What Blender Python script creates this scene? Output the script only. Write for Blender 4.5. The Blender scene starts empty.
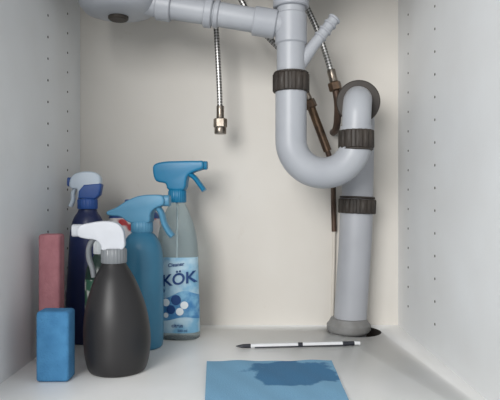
import bpy, bmesh, math
from mathutils import Vector, Matrix
S=bpy.context.scene
S.view_settings.view_transform='Standard'

def lin(c):
    return tuple(((v/255)/12.92 if v/255<=0.04045 else ((v/255+0.055)/1.055)**2.4) for v in c)+(1,)
def mat(name,c,rough=0.5,metal=0,c2=None,scale=20,lo=0.35,hi=0.7,bump=0,bscale=200,trans=0,ior=1.45,detail=4,coat=0,stretch=(1,1,1)):
    m=bpy.data.materials.new(name); m.use_nodes=True
    nt=m.node_tree; b=nt.nodes['Principled BSDF']
    b.inputs['Base Color'].default_value=lin(c); b.inputs['Roughness'].default_value=rough
    b.inputs['Metallic'].default_value=metal
    b.inputs['Transmission Weight'].default_value=trans; b.inputs['IOR'].default_value=ior
    b.inputs['Coat Weight'].default_value=coat
    tc=nt.nodes.new('ShaderNodeTexCoord'); mp=nt.nodes.new('ShaderNodeMapping'); mp.inputs['Scale'].default_value=stretch
    nt.links.new(tc.outputs['Object'],mp.inputs['Vector'])
    if c2 is None: c2=tuple(v*0.94 for v in c)
    n=nt.nodes.new('ShaderNodeTexNoise'); n.inputs['Scale'].default_value=scale; n.inputs['Detail'].default_value=detail
    nt.links.new(mp.outputs[0],n.inputs['Vector'])
    r=nt.nodes.new('ShaderNodeValToRGB'); r.color_ramp.elements[0].position=lo; r.color_ramp.elements[1].position=hi
    r.color_ramp.elements[0].color=lin(c); r.color_ramp.elements[1].color=lin(c2)
    nt.links.new(n.outputs['Fac'],r.inputs['Fac']); nt.links.new(r.outputs['Color'],b.inputs['Base Color'])
    if bump:
        n2=nt.nodes.new('ShaderNodeTexNoise'); n2.inputs['Scale'].default_value=bscale
        nt.links.new(tc.outputs['Object'],n2.inputs['Vector'])
        bp=nt.nodes.new('ShaderNodeBump'); bp.inputs['Strength'].default_value=bump; bp.inputs['Distance'].default_value=0.001
        nt.links.new(n2.outputs['Fac'],bp.inputs['Height']); nt.links.new(bp.outputs['Normal'],b.inputs['Normal'])
    return m

def finish(name,bm,m,parent=None,loc=(0,0,0),smooth=True,angle=40):
    bmesh.ops.recalc_face_normals(bm,faces=bm.faces)
    me=bpy.data.meshes.new(name); bm.to_mesh(me); bm.free()
    o=bpy.data.objects.new(name,me); S.collection.objects.link(o)
    if m: me.materials.append(m)
    o.location=loc
    if parent: o.parent=parent
    if smooth:
        me.polygons.foreach_set('use_smooth',[True]*len(me.polygons))
        me.set_sharp_from_angle(angle=math.radians(angle))
    return o
def empty(name,loc=(0,0,0),rz=0):
    e=bpy.data.objects.new(name,None); e.empty_display_size=.02; S.collection.objects.link(e); e.location=loc; e.rotation_euler=(0,0,rz); return e
def box(name,x0,x1,y0,y1,z0,z1,m,parent=None,bev=0,seg=3):
    bm=bmesh.new(); bmesh.ops.create_cube(bm,size=1)
    for v in bm.verts:
        v.co=Vector(((x0+x1)/2+v.co.x*(x1-x0),(y0+y1)/2+v.co.y*(y1-y0),(z0+z1)/2+v.co.z*(z1-z0)))
    if bev: bmesh.ops.bevel(bm,geom=bm.edges[:],offset=bev,segments=seg,affect='EDGES',profile=.5)
    return finish(name,bm,m,parent)
def crom(vals,zs,n):
    # smooth profile through points (catmull rom) for tuple lists
    out=[]
    P=vals
    for i in range(len(P)-1):
        p0=P[max(i-1,0)];p1=P[i];p2=P[i+1];p3=P[min(i+2,len(P)-1)]
        for k in range(n):
            t=k/n
            out.append(tuple(0.5*((2*b)+(-a+c)*t+(2*a-5*b+4*c-d)*t*t+(-a+3*b-3*c+d)*t**3) for a,b,c,d in zip(p0,p1,p2,p3)))
    out.append(tuple(P[-1])); return out
def ell(a,n):
    c=math.cos(a);s=math.sin(a)
    return (math.copysign(abs(c)**(2/n),c),math.copysign(abs(s)**(2/n),s))
def lathe(name,prof,m,parent=None,loc=(0,0,0),seg=48,sy=1,n=2,smoothp=0,arc=None,ribs=0,ribd=0,off=0,caps=True):
    if smoothp: prof=crom(prof,None,smoothp)
    bm=bmesh.new(); rows=[]
    full=arc is None
    cnt=seg if full else seg+1
    for r,z in prof:
        row=[]
        for i in range(cnt):
            a=(2*math.pi*i/seg) if full else arc[0]+(arc[1]-arc[0])*i/seg
            rr=r
            if ribs and (int(i*ribs*2/seg)%2): rr=r-ribd
            x,y=ell(a,n)
            row.append(bm.verts.new((rr*x+off*x,rr*sy*y+off*y,z)))
        rows.append(row)
    for a,b in zip(rows,rows[1:]):
        for i in range(cnt if full else cnt-1):
            j=(i+1)%cnt
            bm.faces.new((a[i],a[j],b[j],b[i]))
    if full and caps:
        bm.faces.new(rows[0][::-1]); bm.faces.new(rows[-1])
    return finish(name,bm,m,parent,loc)
def orient(o,d):
    o.rotation_mode='QUATERNION'; o.rotation_quaternion=Vector((0,0,1)).rotation_difference(Vector(d).normalized())
def sweep(name,pts,r,m,parent=None,seg=28,n=8,flat=1,flatax=None,loc=(0,0,0)):
    if isinstance(r,(int,float)): r=[r]*len(pts)
    q=[tuple(p)+(rr,) for p,rr in zip(pts,r)]
    q=crom(q,None,n) if n>1 else q
    P=[Vector(a[:3]) for a in q]; R=[a[3] for a in q]
    bm=bmesh.new(); uvl=bm.loops.layers.uv.new('UVMap'); rows=[]; L=[0]
    for i in range(1,len(P)): L.append(L[-1]+(P[i]-P[i-1]).length)
    t0=(P[1]-P[0]).normalized(); u=t0.orthogonal().normalized()
    if flatax is not None:
        u=(Vector(flatax)-t0*t0.dot(Vector(flatax))).normalized()
    for i in range(len(P)):
        t=(P[min(i+1,len(P)-1)]-P[max(i-1,0)]).normalized()
        u=(u-t*t.dot(u)).normalized(); v=t.cross(u)
        rows.append([bm.verts.new(P[i]+(u*math.cos(2*math.pi*k/seg)+v*flat*math.sin(2*math.pi*k/seg))*R[i]) for k in range(seg)])
    for i in range(len(rows)-1):
        for k in range(seg):
            j=(k+1)%seg
            f=bm.faces.new((rows[i][k],rows[i][j],rows[i+1][j],rows[i+1][k]))
            for l,(uu,vv) in zip(f.loops,((k/seg,L[i]),(((k+1)/seg),L[i]),((k+1)/seg,L[i+1]),(k/seg,L[i+1]))):
                l[uvl].uv=(uu,vv)
    bm.faces.new(rows[0][::-1]); bm.faces.new(rows[-1])
    return finish(name,bm,m,parent,loc)
def slab(name,pts,w,m,parent=None,bev=.003,smoothn=0,loc=(0,0,0),flip=1):
    """side profile in XZ extruded along Y with rounded edges"""
    if smoothn:
        P=pts; N=len(P); out=[]
        for i in range(N):
            p0,p1,p2,p3=P[i-1],P[i],P[(i+1)%N],P[(i+2)%N]
            for k in range(smoothn):
                t=k/smoothn
                out.append(tuple(0.5*((2*b)+(-a+c)*t+(2*a-5*b+4*c-d)*t*t+(-a+3*b-3*c+d)*t**3) for a,b,c,d in zip(p0,p1,p2,p3)))
        pts=out
    bm=bmesh.new()
    A=[bm.verts.new((x*flip,-w/2,z)) for x,z in pts]; B=[bm.verts.new((x*flip,w/2,z)) for x,z in pts]
    fa=bm.faces.new(A); fb=bm.faces.new(B[::-1])
    for i in range(len(pts)):
        j=(i+1)%len(pts); bm.faces.new((A[i],B[i],B[j],A[j]))
    ed=[e for e in list(fa.edges)+list(fb.edges)]
    bmesh.ops.recalc_face_normals(bm,faces=bm.faces)
    bmesh.ops.bevel(bm,geom=ed,offset=bev,segments=3,affect='EDGES',profile=.6,clamp_overlap=True)
    return finish(name,bm,m,parent,loc)

# ---------------- materials
M_back=mat('laminate_back_offwhite',(213,209,202),.6,c2=(206,201,193),scale=5,bump=.1,bscale=90)
# add stains to the back wall
nt=M_back.node_tree; b=nt.nodes['Principled BSDF']; src=b.inputs['Base Color'].links[0].from_socket
tc=nt.nodes['Texture Coordinate']
n=nt.nodes.new('ShaderNodeTexNoise'); n.inputs['Scale'].default_value=24; n.inputs['Detail'].default_value=8; n.inputs['Roughness'].default_value=.7
mp=nt.nodes.new('ShaderNodeMapping'); mp.inputs['Scale'].default_value=(1,1,.6); nt.links.new(tc.outputs['Object'],mp.inputs[0]); nt.links.new(mp.outputs[0],n.inputs['Vector'])
r=nt.nodes.new('ShaderNodeValToRGB'); r.color_ramp.elements[0].position=.62; r.color_ramp.elements[1].position=.78
r.color_ramp.elements[1].color=(.45,.45,.45,1)
nt.links.new(n.outputs['Fac'],r.inputs['Fac'])
mx=nt.nodes.new('ShaderNodeMix'); mx.data_type='RGBA'; mx.inputs[7].default_value=lin((176,160,140))
nt.links.new(r.outputs['Color'],mx.inputs[0]); nt.links.new(src,mx.inputs[6]); nt.links.new(mx.outputs[2],b.inputs['Base Color'])

M_side=mat('laminate_side_white',(225,227,228),.42,c2=(219,220,220),scale=8,bump=.15,bscale=400)
M_floor=mat('laminate_floor_white',(236,236,235),.34,c2=(227,227,224),scale=7,bump=.08,bscale=300)
M_hole=mat('pin_hole_shade',(96,92,88),.8)
M_black=mat('underfloor_shade_black',(18,17,16),.9)
M_liner=mat('chipboard_hole_shade_dark',(44,38,34),.9,c2=(30,26,24),scale=120)
M_pipe=mat('grey_pvc',(166,169,174),.38,c2=(156,159,165),scale=12)
M_pipe2=mat('grey_pvc_standpipe',(166,168,173),.42,c2=(154,156,161),scale=9)
M_flange=mat('grey_rubber_flange',(132,132,131),.6,c2=(114,113,111),scale=40)
M_nut=mat('dark_nut_plastic',(44,39,35),.55,c2=(60,53,47),scale=30)
M_steel=mat('sink_steel',(170,170,170),.3,1)
M_chrome=mat('chrome_fitting',(150,142,132),.3,1,c2=(120,110,100),scale=90)
M_brass=mat('brass_aged',(112,90,70),.42,.7,c2=(76,62,52),scale=60)
M_copper=mat('copper_aged',(98,78,66),.5,.5,c2=(70,56,48),scale=40)
M_white=mat('white_plastic',(226,228,230),.35)
M_whitepaint=mat('painted_pipe',(206,200,190),.5)
def braid():
    m=bpy.data.materials.new('braided_steel'); m.use_nodes=True; nt=m.node_tree; b=nt.nodes['Principled BSDF']
    b.inputs['Metallic'].default_value=.8; b.inputs['Roughness'].default_value=.4
    uv=nt.nodes.new('ShaderNodeTexCoord'); mp=nt.nodes.new('ShaderNodeMapping')
    mp.inputs['Scale'].default_value=(8,300,1); mp.inputs['Rotation'].default_value=(0,0,math.radians(45))
    nt.links.new(uv.outputs['UV'],mp.inputs[0])
    ck=nt.nodes.new('ShaderNodeTexChecker'); ck.inputs['Scale'].default_value=1
    ck.inputs['Color1'].default_value=lin((195,194,192)); ck.inputs['Color2'].default_value=lin((110,109,106))
    nt.links.new(mp.outputs[0],ck.inputs['Vector']); nt.links.new(ck.outputs['Color'],b.inputs['Base Color'])
    return m
M_braid=braid()

# ---------------- cabinet shell
XL,XR,YB,YF,ZT=-.299,.2606,1.0,.45,.72
box('wall_back',XL-.018,XR+.018,YB,YB+.016,-.1,ZT,M_back)
def sidewall(name,x0,x1,face,ys):
    w=box(name,x0,x1,YF,YB,-.1,ZT,M_side)
    bm=bmesh.new()
    for y in ys:
        z=.045
        while z<.69:
            bmesh.ops.create_cone(bm,cap_ends=True,segments=16,radius1=.0018,radius2=.0018,depth=.0012,
              matrix=Matrix.Translation((face,y,z))@Matrix.Rotation(math.pi/2,4,'Y'))
            z+=.032
    finish('shelf_pin_hole_discs',bm,M_hole,w)  # dark discs on the wall face, hole shade put into their colour
    return w
sidewall('wall_left',XL-.018,XL,XL,(.93,.84,.56))
sidewall('wall_right',XR,XR+.018,XR,(.935,.80,.56))
fl=box('floor',XL,XR,YF,YB,-.018,0,M_floor)
bm=bmesh.new(); bmesh.ops.create_cone(bm,cap_ends=True,segments=48,radius1=.043,radius2=.043,depth=.1,matrix=Matrix.Translation((.1765,.953,0)))
cut=finish('cut',bm,None)
md=fl.modifiers.new('hole','BOOLEAN'); md.object=cut; md.operation='DIFFERENCE'; md.solver='EXACT'
dg=bpy.context.evaluated_depsgraph_get(); me=bpy.data.meshes.new_from_object(fl.evaluated_get(dg)); fl.modifiers.clear(); fl.data=me
bpy.data.objects.remove(cut)
lathe('hole_dark_liner',[(.0428,-.059),(.0428,-.0006),(.0431,-.0002)],M_liner,fl,(.1765,.953,0),caps=False)  # added dark liner: raw chipboard edge plus shade painted inside the hole
box('underfloor_dark_box',XL,XR,YF+.02,YB,-.1,-.06,M_black,fl)  # solid black box, painted darkness below the floor hole
box('front_plinth',XL,XR,YF,YF+.018,-.1,-.018,M_side,fl)
box('ceiling',XL-.018,XR+.018,YF-.02,YB+.016,ZT,ZT+.03,M_side)
sink=empty('sink_basin',(0,0,0))
box('bowl_left',-.285,-.1,.62,.90,.585,ZT,M_steel,sink,bev=.02)
box('bowl_right',-.02,.2,.62,.90,.585,ZT,M_steel,sink,bev=.02)

# ---------------- drain assembly
dr=empty('sink_drain_trap',(0,0,0))
TY=.85
# strainer cups
lathe('strainer_cup',[(.012,.494),(.034,.496),(.05,.501),(.057,.510),(.059,.522),(.062,.525),(.062,.538),(.055,.540),(.055,.585)],M_pipe,dr,(-.197,TY,0))
lathe('strainer_screw',[(.013,.489),(.015,.491),(.015,.496)],M_nut,dr,(-.197,TY,0),seg=24)
lathe('strainer_cup_right',[(.022,.533),(.03,.54),(.052,.555),(.056,.585)],M_pipe,dr,(.0614,TY,0))
# branch pipe
sweep('branch_pipe',[(-.165,TY,.516),(-.10,TY,.506),(-.03,TY,.495),(.05,TY,.481)],.0182,M_pipe,dr)
d=Vector((.215,0,-.035)).normalized()
def ring(name,c,d,r,h,m,ribs=0,ribd=0,seg=48,ch=.0015):
    o=lathe(name,[(r-ch,-h/2),(r,-h/2+ch),(r,h/2-ch),(r-ch,h/2)],m,dr,c,seg=seg,ribs=ribs,ribd=ribd); orient(o,d); return o
ring('branch_collar',(-.062,TY,.500),d,.0222,.012,M_pipe)
ring('branch_collar_small',(-.05,TY,.4981),d,.0205,.008,M_pipe)
ring('tee_socket',(.022,TY,.4855),d,.0215,.034,M_pipe)
ring('elbow_collar',(-.128,TY,.510),d,.022,.022,M_pipe)
# down leg
sweep('down_leg',[(.0614,TY,.56),(.0614,TY,.48),(.0614,TY,.40),(.0614,TY,.345)],.0215,M_pipe,dr)
ring('tee_top_collar',(.0614,TY,.516),(0,0,1),.0268,.018,M_pipe)
ring('tee_body',(.0614,TY,.475),(0,0,1),.0238,.05,M_pipe,ch=.004)
ring('trap_nut_inlet',(.0614,TY,.3945),(0,0,1),.0276,.027,M_nut,ribs=16,ribd=.0016,seg=96)
ring('trap_nut_inlet_lip',(.0614,TY,.409),(0,0,1),.0262,.004,M_nut)
# U bend
cx=(.0614+.1587)/2; R=(.1587-.0614)/2; cz=.3090
pts=[(.0614,TY,.385),(.0614,TY,.35)]
for i in range(0,13):
    a=math.pi+math.pi*i/12
    pts.append((cx+R*math.cos(a),TY,cz+R*math.sin(a)))
pts.append((.1587,TY,.33))
sweep('u_bend',pts,.0234,M_pipe,dr,seg=40,n=4)
ring('trap_nut_outlet',(.1587,TY,.3105),(0,0,1),.0268,.027,M_nut,ribs=16,ribd=.0016,seg=96)
ring('trap_nut_outlet_lip',(.1587,TY,.296),(0,0,1),.0255,.004,M_nut)
# top elbow
sweep('outlet_elbow',[(.1587,TY,.315),(.1592,TY,.335),(.1600,.851,.352),(.1622,.858,.366),(.1655,.872,.373),(.1695,.89,.375),(.1725,.905,.376)],.0215,M_pipe,dr,seg=40)
ring('elbow_gasket_ring',(.1725,.906,.376),(.18,1,0.02),.0345,.012,M_nut)
ring('elbow_socket',(.1745,.917,.376),(.18,1,0.02),.031,.016,M_pipe2)
# standpipe
sweep('standpipe_upper',[(.1725,.905,.376),(.1765,.928,.374),(.1800,.943,.362),(.1815,.950,.342),(.1808,.951,.30),(.1795,.952,.21)],.0262,M_pipe2,dr,seg=40)
sweep('standpipe_lower',[(.1795,.952,.225),(.176,.953,.14),(.169,.954,.03),(.166,.954,-.058)],.0272,M_pipe2,dr,seg=40)
ring('standpipe_nut',(.1792,.952,.2095),(.04,0,1),.0315,.024,M_nut,ribs=18,ribd=.0015,seg=108)
ring('standpipe_nut_lip',(.1798,.952,.224),(.04,0,1),.0295,.004,M_nut)
lathe('floor_flange',[(.029,-.004),(.0345,.0005),(.0365,.004),(.0365,.012),(.033,.016),(.030,.022),(.0275,.023)],M_flange,dr,(.1655,.953,0))
# spigot
sweep('hose_spigot',[(.0614,TY,.405),(.08,TY,.431),(.098,TY,.455),(.127,TY,.492)],[.0115,.0105,.0085,.0085],M_pipe,dr,n=6)
dd=Vector((.029,0,.037))
for k,t in enumerate((.25,.5,.75,.97)):
    ring('spigot_barb_%d'%k,(.098+.029*t,TY,.455+.037*t),dd,.0102,.004,M_pipe,ch=.001)

# ---------------- supply hoses
def hexnut(name,c,d,r,h,m,par):
    o=lathe(name,[(r*.9,-h/2),(r,-h/2+.0015),(r,h/2-.0015),(r*.9,h/2)],m,par,c,seg=6); orient(o,d)
    o.data.polygons.foreach_set('use_smooth',[False]*len(o.data.polygons)); return o
def cyl(name,c,d,r,h,m,par):
    o=lathe(name,[(r*.93,-h/2),(r,-h/2+.001),(r,h/2-.001),(r*.93,h/2)],m,par,c,seg=32); orient(o,d); return o
h1=empty('braided_water_hose',(0,0,0))
sweep('hose',[(-.060,.93,.70),(-.057,.93,.54),(-.0535,.93,.47),(-.050,.93,.40),(-.049,.93,.362)],.0045,M_braid,h1,seg=16)
cyl('ferrule',(-.0487,.93,.363),(0,0,1),.0062,.022,M_chrome,h1)
hexnut('coupling_nut',(-.0485,.93,.346),(0,0,1),.0112,.015,M_chrome,h1)
cyl('coupling_end',(-.0485,.93,.334),(0,0,1),.0098,.012,M_chrome,h1)
h2=empty('braided_water_hose',(0,0,0))
sweep('hose',[(.070,.93,.70),(.080,.928,.60),(.088,.922,.545),(.107,.92,.50),(.121,.92,.462),(.134,.92,.418)],.0047,M_braid,h2,seg=16)
dv=Vector((.006,0,-.025))
cyl('ferrule',(.1335,.92,.421),dv,.0068,.02,M_chrome,h2)
hexnut('coupling_nut',(.1375,.92,.404),dv,.0105,.014,M_brass,h2)
sweep('supply_pipe',[(.139,.92,.398),(.143,.925,.375),(.145,.945,.35),(.146,.97,.340),(.146,.999,.339)],.006,M_copper,h2,seg=20)
h3=empty('braided_water_hose',(0,0,0))
sweep('hose',[(-.040,.935,.70),(-.030,.93,.60),(-.014,.925,.545),(.018,.925,.498),(.055,.925,.458),(.080,.926,.420),(.092,.93,.393)],.0047,M_braid,h3,seg=16)
dv=Vector((.010,0,-.022))
cyl('ferrule',(.092,.93,.392),dv,.0068,.018,M_chrome,h3)
hexnut('coupling_nut',(.0985,.93,.377),dv,.010,.014,M_brass,h3)
sweep('supply_pipe',[(.100,.93,.372),(.112,.93,.340),(.127,.93,.300)],.0068,M_brass,h3,seg=20)
sweep('supply_pipe_lower',[(.125,.93,.306),(.134,.935,.278),(.139,.950,.25),(.1455,.990,.215),(.1475,.995,.165)],.0045,M_copper,h3,seg=20)
sweep('supply_pipe_painted',[(.1475,.995,.167),(.147,.996,.12),(.1455,.996,.06),(.144,.996,-.001)],.0028,M_whitepaint,h3,seg=20)

# ---------------- bottles
def tr(points,par,m,f,w=.006,name='trigger',flat=1.6,r=.0035):
    return sweep(name,[(x*f,0,z) for x,z in points],r,m,par,seg=16,n=8,flat=flat,flatax=(1,0,0))
def collar(par,z,r,h,m,name='collar'):
    return lathe(name,[(r*.95,z),(r,z+.001),(r,z+h-.002),(r*.9,z+h)],m,par,seg=96,ribs=24,ribd=.0006)
def nozzle(par,x,z,f,r,l,m,name='nozzle'):
    o=lathe(name,[(r*.9,-l/2),(r,-l/2+.001),(r,l/2-.001),(r*.88,l/2)],m,par,(x*f,0,z),seg=24,n=3.2); orient(o,(f,0,0)); return o

# A: black pear-shaped bottle
mA=mat('black_bottle_plastic',(34,33,34),.42,c2=(40,39,40),scale=8)
mAw=mat('white_trigger_plastic',(205,208,214),.35); mAg=mat('grey_translucent_trigger',(150,154,158),.3,trans=.3)
A=empty('spray_bottle',(-.1715,.735,0),.15)
pr=crom([(.030,0),(.0345,.001),(.038,.007),(.0412,.022),(.0425,.042),(.0415,.062),(.0382,.082),(.0325,.101),(.0255,.119),(.018,.133),(.0145,.1405),(.014,.146)],None,5)
bo=lathe('body',pr,mA,A)
for v in bo.data.vertices: v.co.x-=.0045*max(0,min(1,(v.co.z-.04)/.10))
hd=empty('spray_head',(-.0045,0,0)); hd.parent=A
collar(hd,.139,.0165,.019,mAg)
slab('head',[(-.012,.157),(-.014,.172),(-.011,.184),(-.003,.191),(.012,.193),(.028,.191),(.042,.187),(.044,.175),(.034,.171),(.022,.169),(.015,.162),(.013,.156)],.024,mAw,hd,bev=.006,smoothn=4,flip=-1)
nozzle(hd,.046,.181,-1,.008,.012,mAw)
tr([(.024,.173),(.031,.160),(.031,.145),(.027,.132),(.025,.121)],hd,mAg,-1,flat=1.9)

# B: blue cylinder bottle
mB=mat('blue_bottle_plastic',(62,124,154),.35,c2=(54,112,142),scale=14)
mBh=mat('steel_blue_trigger',(82,140,172),.4)
B=empty('spray_bottle',(-.162,.852,0),-.1)
lathe('body',[(.026,0),(.0300,.002),(.0318,.012),(.0322,.05),(.0318,.10),(.031,.135),(.028,.153),(.021,.166),(.015,.172),(.0145,.180)],mB,B,smoothp=4)
collar(B,.172,.0165,.016,mBh)
slab('head',[(-.014,.186),(-.030,.195),(-.048,.197),(-.050,.203),(-.036,.209),(-.020,.219),(-.002,.226),(.018,.228),(.034,.226),(.036,.214),(.024,.208),(.016,.200),(.013,.186)],.026,mBh,B,bev=.006,smoothn=4)
nozzle(B,.038,.219,1,.0085,.010,mBh)
tr([(.022,.212),(.030,.200),(.034,.186),(.041,.173),(.047,.166)],B,mBh,1,flat=1.9,r=.0045)

# C: clear bottle with label
mC=mat('clear_bottle_plastic',(214,228,230),.10,c2=(206,222,226),scale=6,trans=.8,ior=1.12)
mCt=mat('teal_trigger_plastic',(24,120,162),.35)
mLab=mat('label_pale_blue',(182,208,220),.35,c2=(120,172,202),scale=26,lo=.45,hi=.6)
mLb=mat('label_wave_blue',(66,126,176),.4,c2=(126,178,208),scale=70,lo=.4,hi=.65)
mDk=mat('label_print_navy',(28,66,120),.5); mWp=mat('label_print_white',(232,238,240),.5)
C=empty('spray_bottle',(-.1165,.910,0),-.12)
pc=[(.032,0),(.0355,.0015),(.0368,.008),(.0362,.05),(.0345,.10),(.0335,.135),(.031,.160),(.026,.182),(.018,.203),(.0125,.215),(.012,.226)]
lathe('body',pc,mC,C,smoothp=5,sy=.62,n=2.5)
lathe('dip_tube',[(.0015,.01),(.0015,.22)],mWp,C,seg=10)
lathe('label',[(.0368,.012),(.0362,.05),(.0350,.09),(.0342,.118),(.0338,.130)],mLab,C,sy=.62,n=2.5,smoothp=4,arc=(math.pi*1.02,math.pi*1.98),off=.0008)
wv=lathe('label_wave',[(.0362,.034),(.0362,.05),(.0358,.072)],mLb,C,sy=.62,n=2.5,smoothp=4,arc=(math.pi*1.04,math.pi*1.96),off=.0013)
for v in wv.data.vertices: v.co.z+=.006*math.sin(v.co.x*90)*(1 if v.co.z>.05 else .5)
collar(C,.216,.0145,.02,mCt)
slab('head',[(-.012,.236),(-.017,.246),(-.032,.250),(-.037,.262),(-.036,.276),(-.020,.281),(.006,.282),(.034,.282),(.044,.281),(.044,.270),(.028,.264),(.018,.256),(.013,.236)],.022,mCt,C,bev=.004,smoothn=3)
nozzle(C,.044,.275,1,.0068,.010,mCt)
tr([(.020,.262),(.029,.255),(.036,.246),(.044,.235)],C,mCt,1,flat=2.2,r=.004)
def surf_text(body,size,cx,cz,off,m,name,par,tilt=0):
    cu=bpy.data.curves.new(name,'FONT'); cu.body=body; cu.size=size; cu.align_x='CENTER'; cu.align_y='CENTER'; cu.offset=size*.02
    to=bpy.data.objects.new(name+'_t',cu); S.collection.objects.link(to)
    dg=bpy.context.evaluated_depsgraph_get(); me=bpy.data.meshes.new_from_object(to.evaluated_get(dg))
    bpy.data.objects.remove(to)
    for v in me.vertices:
        x,y=v.co.x,v.co.y
        X=cx+x; Z=cz+y+x*tilt
        rr=.0355+off; q=min(abs(X)/rr,.98)
        Y=-(1-q**2.5)**(1/2.5)*(.0355*.62+off)
        v.co=(X,Y,Z)
    me.materials.clear(); me.materials.append(m)
    o=bpy.data.objects.new(name,me); S.collection.objects.link(o); o.parent=par
surf_text('KÖK',.025,.008,.096,.0027,mDk,'label_word',C,.14)
surf_text('Cleaner',.008,.004,.119,.0024,mDk,'label_small_word',C,.12)
surf_text('citrus',.008,.006,.024,.0027,mDk,'label_caption',C)
surf_text('500 ml',.0055,.014,.016,.0027,mDk,'label_volume',C)
for i,(x,z,r_) in enumerate([(-.012,.060,.006),(.004,.064,.008),(.017,.056,.006),(-.004,.049,.007),(.010,.046,.006),(-.018,.078,.004),(-.012,.040,.004)]):
    bm=bmesh.new(); bmesh.ops.create_circle(bm,cap_ends=True,segments=20,radius=r_)
    for v in bm.verts:
        X=x+v.co.x; Z=z+v.co.y; q=min(abs(X)/.037,.98); v.co=Vector((X,-(1-q**2.5)**(.4)*(.0355*.62+.0028),Z))
    finish('label_bubble_%d'%i,bm,(mWp,mDk)[i%2],C)

# D: navy bottle, white/blue trigger
mD=mat('navy_bottle_plastic',(32,44,88),.32,c2=(24,33,68),scale=10)
mDb=mat('blue_collar_plastic',(42,82,150),.4); mDw=mat('white_cap_plastic',(196,208,220),.35)
D=empty('spray_bottle',(-.2530,.885,0),.1)
lathe('body',[(.028,0),(.0325,.002),(.0335,.01),(.033,.06),(.031,.10),(.0285,.14),(.0265,.17),(.022,.19),(.015,.202),(.013,.212)],mD,D,smoothp=4,sy=.8)
collar(D,.206,.0155,.016,mDb)
slab('head',[(-.012,.222),(-.019,.234),(-.021,.254),(-.012,.263),(.006,.264),(.020,.259),(.026,.247),(.024,.238),(.014,.236),(.012,.222)],.022,mDw,D,bev=.005,smoothn=4,flip=-1)
slab('head_band',[(-.020,.228),(-.023,.244),(-.020,.246),(.004,.244),(.012,.234),(.013,.222),(-.013,.221)],.0236,mDb,D,bev=.003,flip=-1)
nozzle(D,.026,.248,-1,.0072,.008,mDb)
tr([(.018,.240),(.022,.230),(.022,.220),(.026,.210)],D,mDw,-1,flat=1.8)

# E: flat bottle with red label
mE=mat('blue_white_bottle',(50,80,140),.35)
mEl=mat('label_red',(182,34,42),.4,c2=(226,220,220),scale=34,lo=.52,hi=.56,detail=1)
E=empty('cleaner_bottle',(-.1955,.962,0))
pe=[(.036,0),(.040,.002),(.0435,.01),(.0435,.10),(.0435,.176),(.040,.196),(.026,.204),(.016,.207),(.0155,.209)]
lathe('body',pe,mE,E,smoothp=4,sy=.5,n=3)
lathe('label',[(.0435,.05),(.0435,.10),(.0435,.176),(.0415,.190)],mEl,E,sy=.5,n=3,smoothp=4,arc=(math.pi*1.0,math.pi*2.0),off=.0007)
collar(E,.207,.0165,.014,mDb,'cap')

# F: small green bottle
mF=mat('dark_green_bottle',(34,58,50),.3,c2=(26,44,40),scale=14)
mFl=mat('label_green_white',(60,104,84),.45,c2=(190,196,190),scale=60,lo=.55,hi=.62,detail=1)
F=empty('dish_soap_bottle',(-.215,.815,0))
lathe('body',[(.016,0),(.0195,.002),(.0205,.01),(.0205,.10),(.019,.122),(.012,.136),(.0085,.142),(.0085,.146)],mF,F,smoothp=4)
lathe('label',[(.0205,.03),(.0205,.108)],mFl,F,arc=(math.pi,math.pi*2),off=.0006)
collar(F,.143,.0095,.018,mWp,'cap')

# ---------------- sponges
mS=mat('blue_sponge',(72,132,176),.9,c2=(58,114,158),scale=60,bump=1,bscale=420)
mP=mat('pink_sponge',(184,126,132),.9,c2=(168,110,118),scale=60,bump=1,bscale=420)
box('cleaning_sponge',-.258,-.2185,.683,.712,.0005,.0855,mS,bev=.004)
box('cleaning_sponge',-.284,-.2555,.760,.785,.0005,.174,mP,bev=.004)

# ---------------- cloth with wet patch
mC1=bpy.data.materials.new('sponge_cloth_wet_patch'); mC1.use_nodes=True; nt=mC1.node_tree; b=nt.nodes['Principled BSDF']; b.inputs['Roughness'].default_value=.85
tc=nt.nodes.new('ShaderNodeTexCoord')
mp=nt.nodes.new('ShaderNodeMapping'); mp.vector_type='TEXTURE'; mp.inputs['Location'].default_value=(.030,.046,0); mp.inputs['Scale'].default_value=(.054,.052,1); mp.inputs['Rotation'].default_value=(0,0,.5)
ns=nt.nodes.new('ShaderNodeTexNoise'); ns.inputs['Scale'].default_value=26; ns.inputs['Detail'].default_value=4
nt.links.new(tc.outputs['Object'],ns.inputs['Vector'])
nt.links.new(tc.outputs['Object'],mp.inputs[0])
ln=nt.nodes.new('ShaderNodeVectorMath'); ln.operation='LENGTH'; nt.links.new(mp.outputs[0],ln.inputs[0])
ma=nt.nodes.new('ShaderNodeMath'); ma.operation='MULTIPLY_ADD'; ma.inputs[1].default_value=1.8; nt.links.new(ns.outputs['Fac'],ma.inputs[0]); nt.links.new(ln.outputs['Value'],ma.inputs[2])
rp=nt.nodes.new('ShaderNodeValToRGB'); rp.color_ramp.elements[0].position=.92; rp.color_ramp.elements[1].position=.98
md_=nt.nodes.new('ShaderNodeMath'); md_.operation='MULTIPLY'; md_.inputs[1].default_value=.5
nt.links.new(ma.outputs[0],md_.inputs[0]); nt.links.new(md_.outputs[0],rp.inputs['Fac'])
rp.color_ramp.elements[0].color=lin((58,110,148)); rp.color_ramp.elements[1].color=lin((114,160,190))
nt.links.new(rp.outputs['Color'],b.inputs['Base Color'])
nb=nt.nodes.new('ShaderNodeTexNoise'); nb.inputs['Scale'].default_value=500; nt.links.new(tc.outputs['Object'],nb.inputs['Vector'])
bp=nt.nodes.new('ShaderNodeBump'); bp.inputs['Strength'].default_value=.6; bp.inputs['Distance'].default_value=.001
nt.links.new(nb.outputs['Fac'],bp.inputs['Height']); nt.links.new(bp.outputs['Normal'],b.inputs['Normal'])
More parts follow.
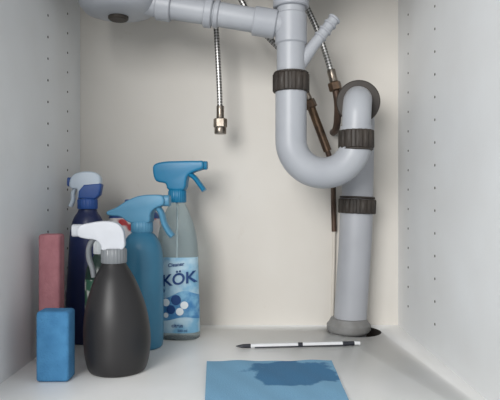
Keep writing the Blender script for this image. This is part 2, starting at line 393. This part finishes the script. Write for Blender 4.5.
bm=bmesh.new(); N=40; W,Dp=.168,.2
g=[[None]*(N+1) for _ in range(N+1)]
for i in range(N+1):
    for j in range(N+1):
        x=-W/2+W*i/N; y=-Dp/2+Dp*j/N
        z=.0012+.0006*math.sin(x*60+1)*math.sin(y*45)+.0004*math.sin(x*130+y*70)
        x*=1-.10*(.5-y/Dp)
        g[i][j]=bm.verts.new((x,y,z))
top=[bm.faces.new((g[i][j],g[i+1][j],g[i+1][j+1],g[i][j+1])) for i in range(N) for j in range(N)]
ex=bmesh.ops.extrude_face_region(bm,geom=top)
for v in [e for e in ex['geom'] if isinstance(e,bmesh.types.BMVert)]: v.co.z+=.0028
cl=finish('sponge_cloth',bm,mC1,None,(.0280,.664,0)); cl.rotation_euler=(0,0,.02)

# ---------------- pencil
mK=mat('pencil_black',(40,42,50),.4); mKw=mat('pencil_white',(218,220,222),.35)
pen=empty('pencil',(.0755,.850,.0036),math.atan2(.018,.183))
def seg(name,x0,x1,r0,r1,m,seg_=12):
    o=lathe(name,[(r0,x0),(r1,x1)],m,pen,seg=seg_); orient(o,(1,0,0))
seg('barrel',-.075,.078,.0032,.0032,mKw)
seg('band',-.004,.003,.0034,.0034,mK,16)
seg('eraser_ferrule',.064,.082,.0034,.0034,mK)
seg('eraser_end',.082,.091,.0030,.0028,mKw)
seg('grip',-.087,-.075,.0030,.0032,mK)
seg('sharpened_tip',-.097,-.087,.0007,.0030,mK)
# dark printed stripe along the lower side of the barrel
bm=bmesh.new(); bmesh.ops.create_cube(bm,size=1)
for v in bm.verts: v.co=Vector((v.co.x*.138,v.co.y*.0022-.0023,v.co.z*.0018-.0019))
finish('printed_stripe',bm,mK,pen)

# ---------------- light
def area(name,loc,tgt,size,e,col):
    l=bpy.data.lights.new(name,'AREA'); l.shape='RECTANGLE'; l.size=size[0]; l.size_y=size[1]; l.energy=e; l.color=col
    o=bpy.data.objects.new(name,l); S.collection.objects.link(o); o.location=loc
    o.rotation_euler=(Vector(tgt)-Vector(loc)).to_track_quat('-Z','Y').to_euler()
area('front_left_room_light',(-.65,-.9,.75),(.05,.9,.2),(.8,.8),29,(1,.99,.975))  # plain area lamp for room light from the front left, no window built
w=bpy.data.worlds.new('world'); S.world=w; w.use_nodes=True
w.node_tree.nodes['Background'].inputs[0].default_value=(.96,.98,1,1); w.node_tree.nodes['Background'].inputs[1].default_value=.85

cam=bpy.data.cameras.new('camera'); co=bpy.data.objects.new('camera',cam); S.collection.objects.link(co)
co.location=(0,0,.22); co.rotation_euler=(math.pi/2,0,0); cam.lens=568/500*36; cam.sensor_width=36; cam.sensor_fit='HORIZONTAL'; cam.clip_start=.01
S.camera=co
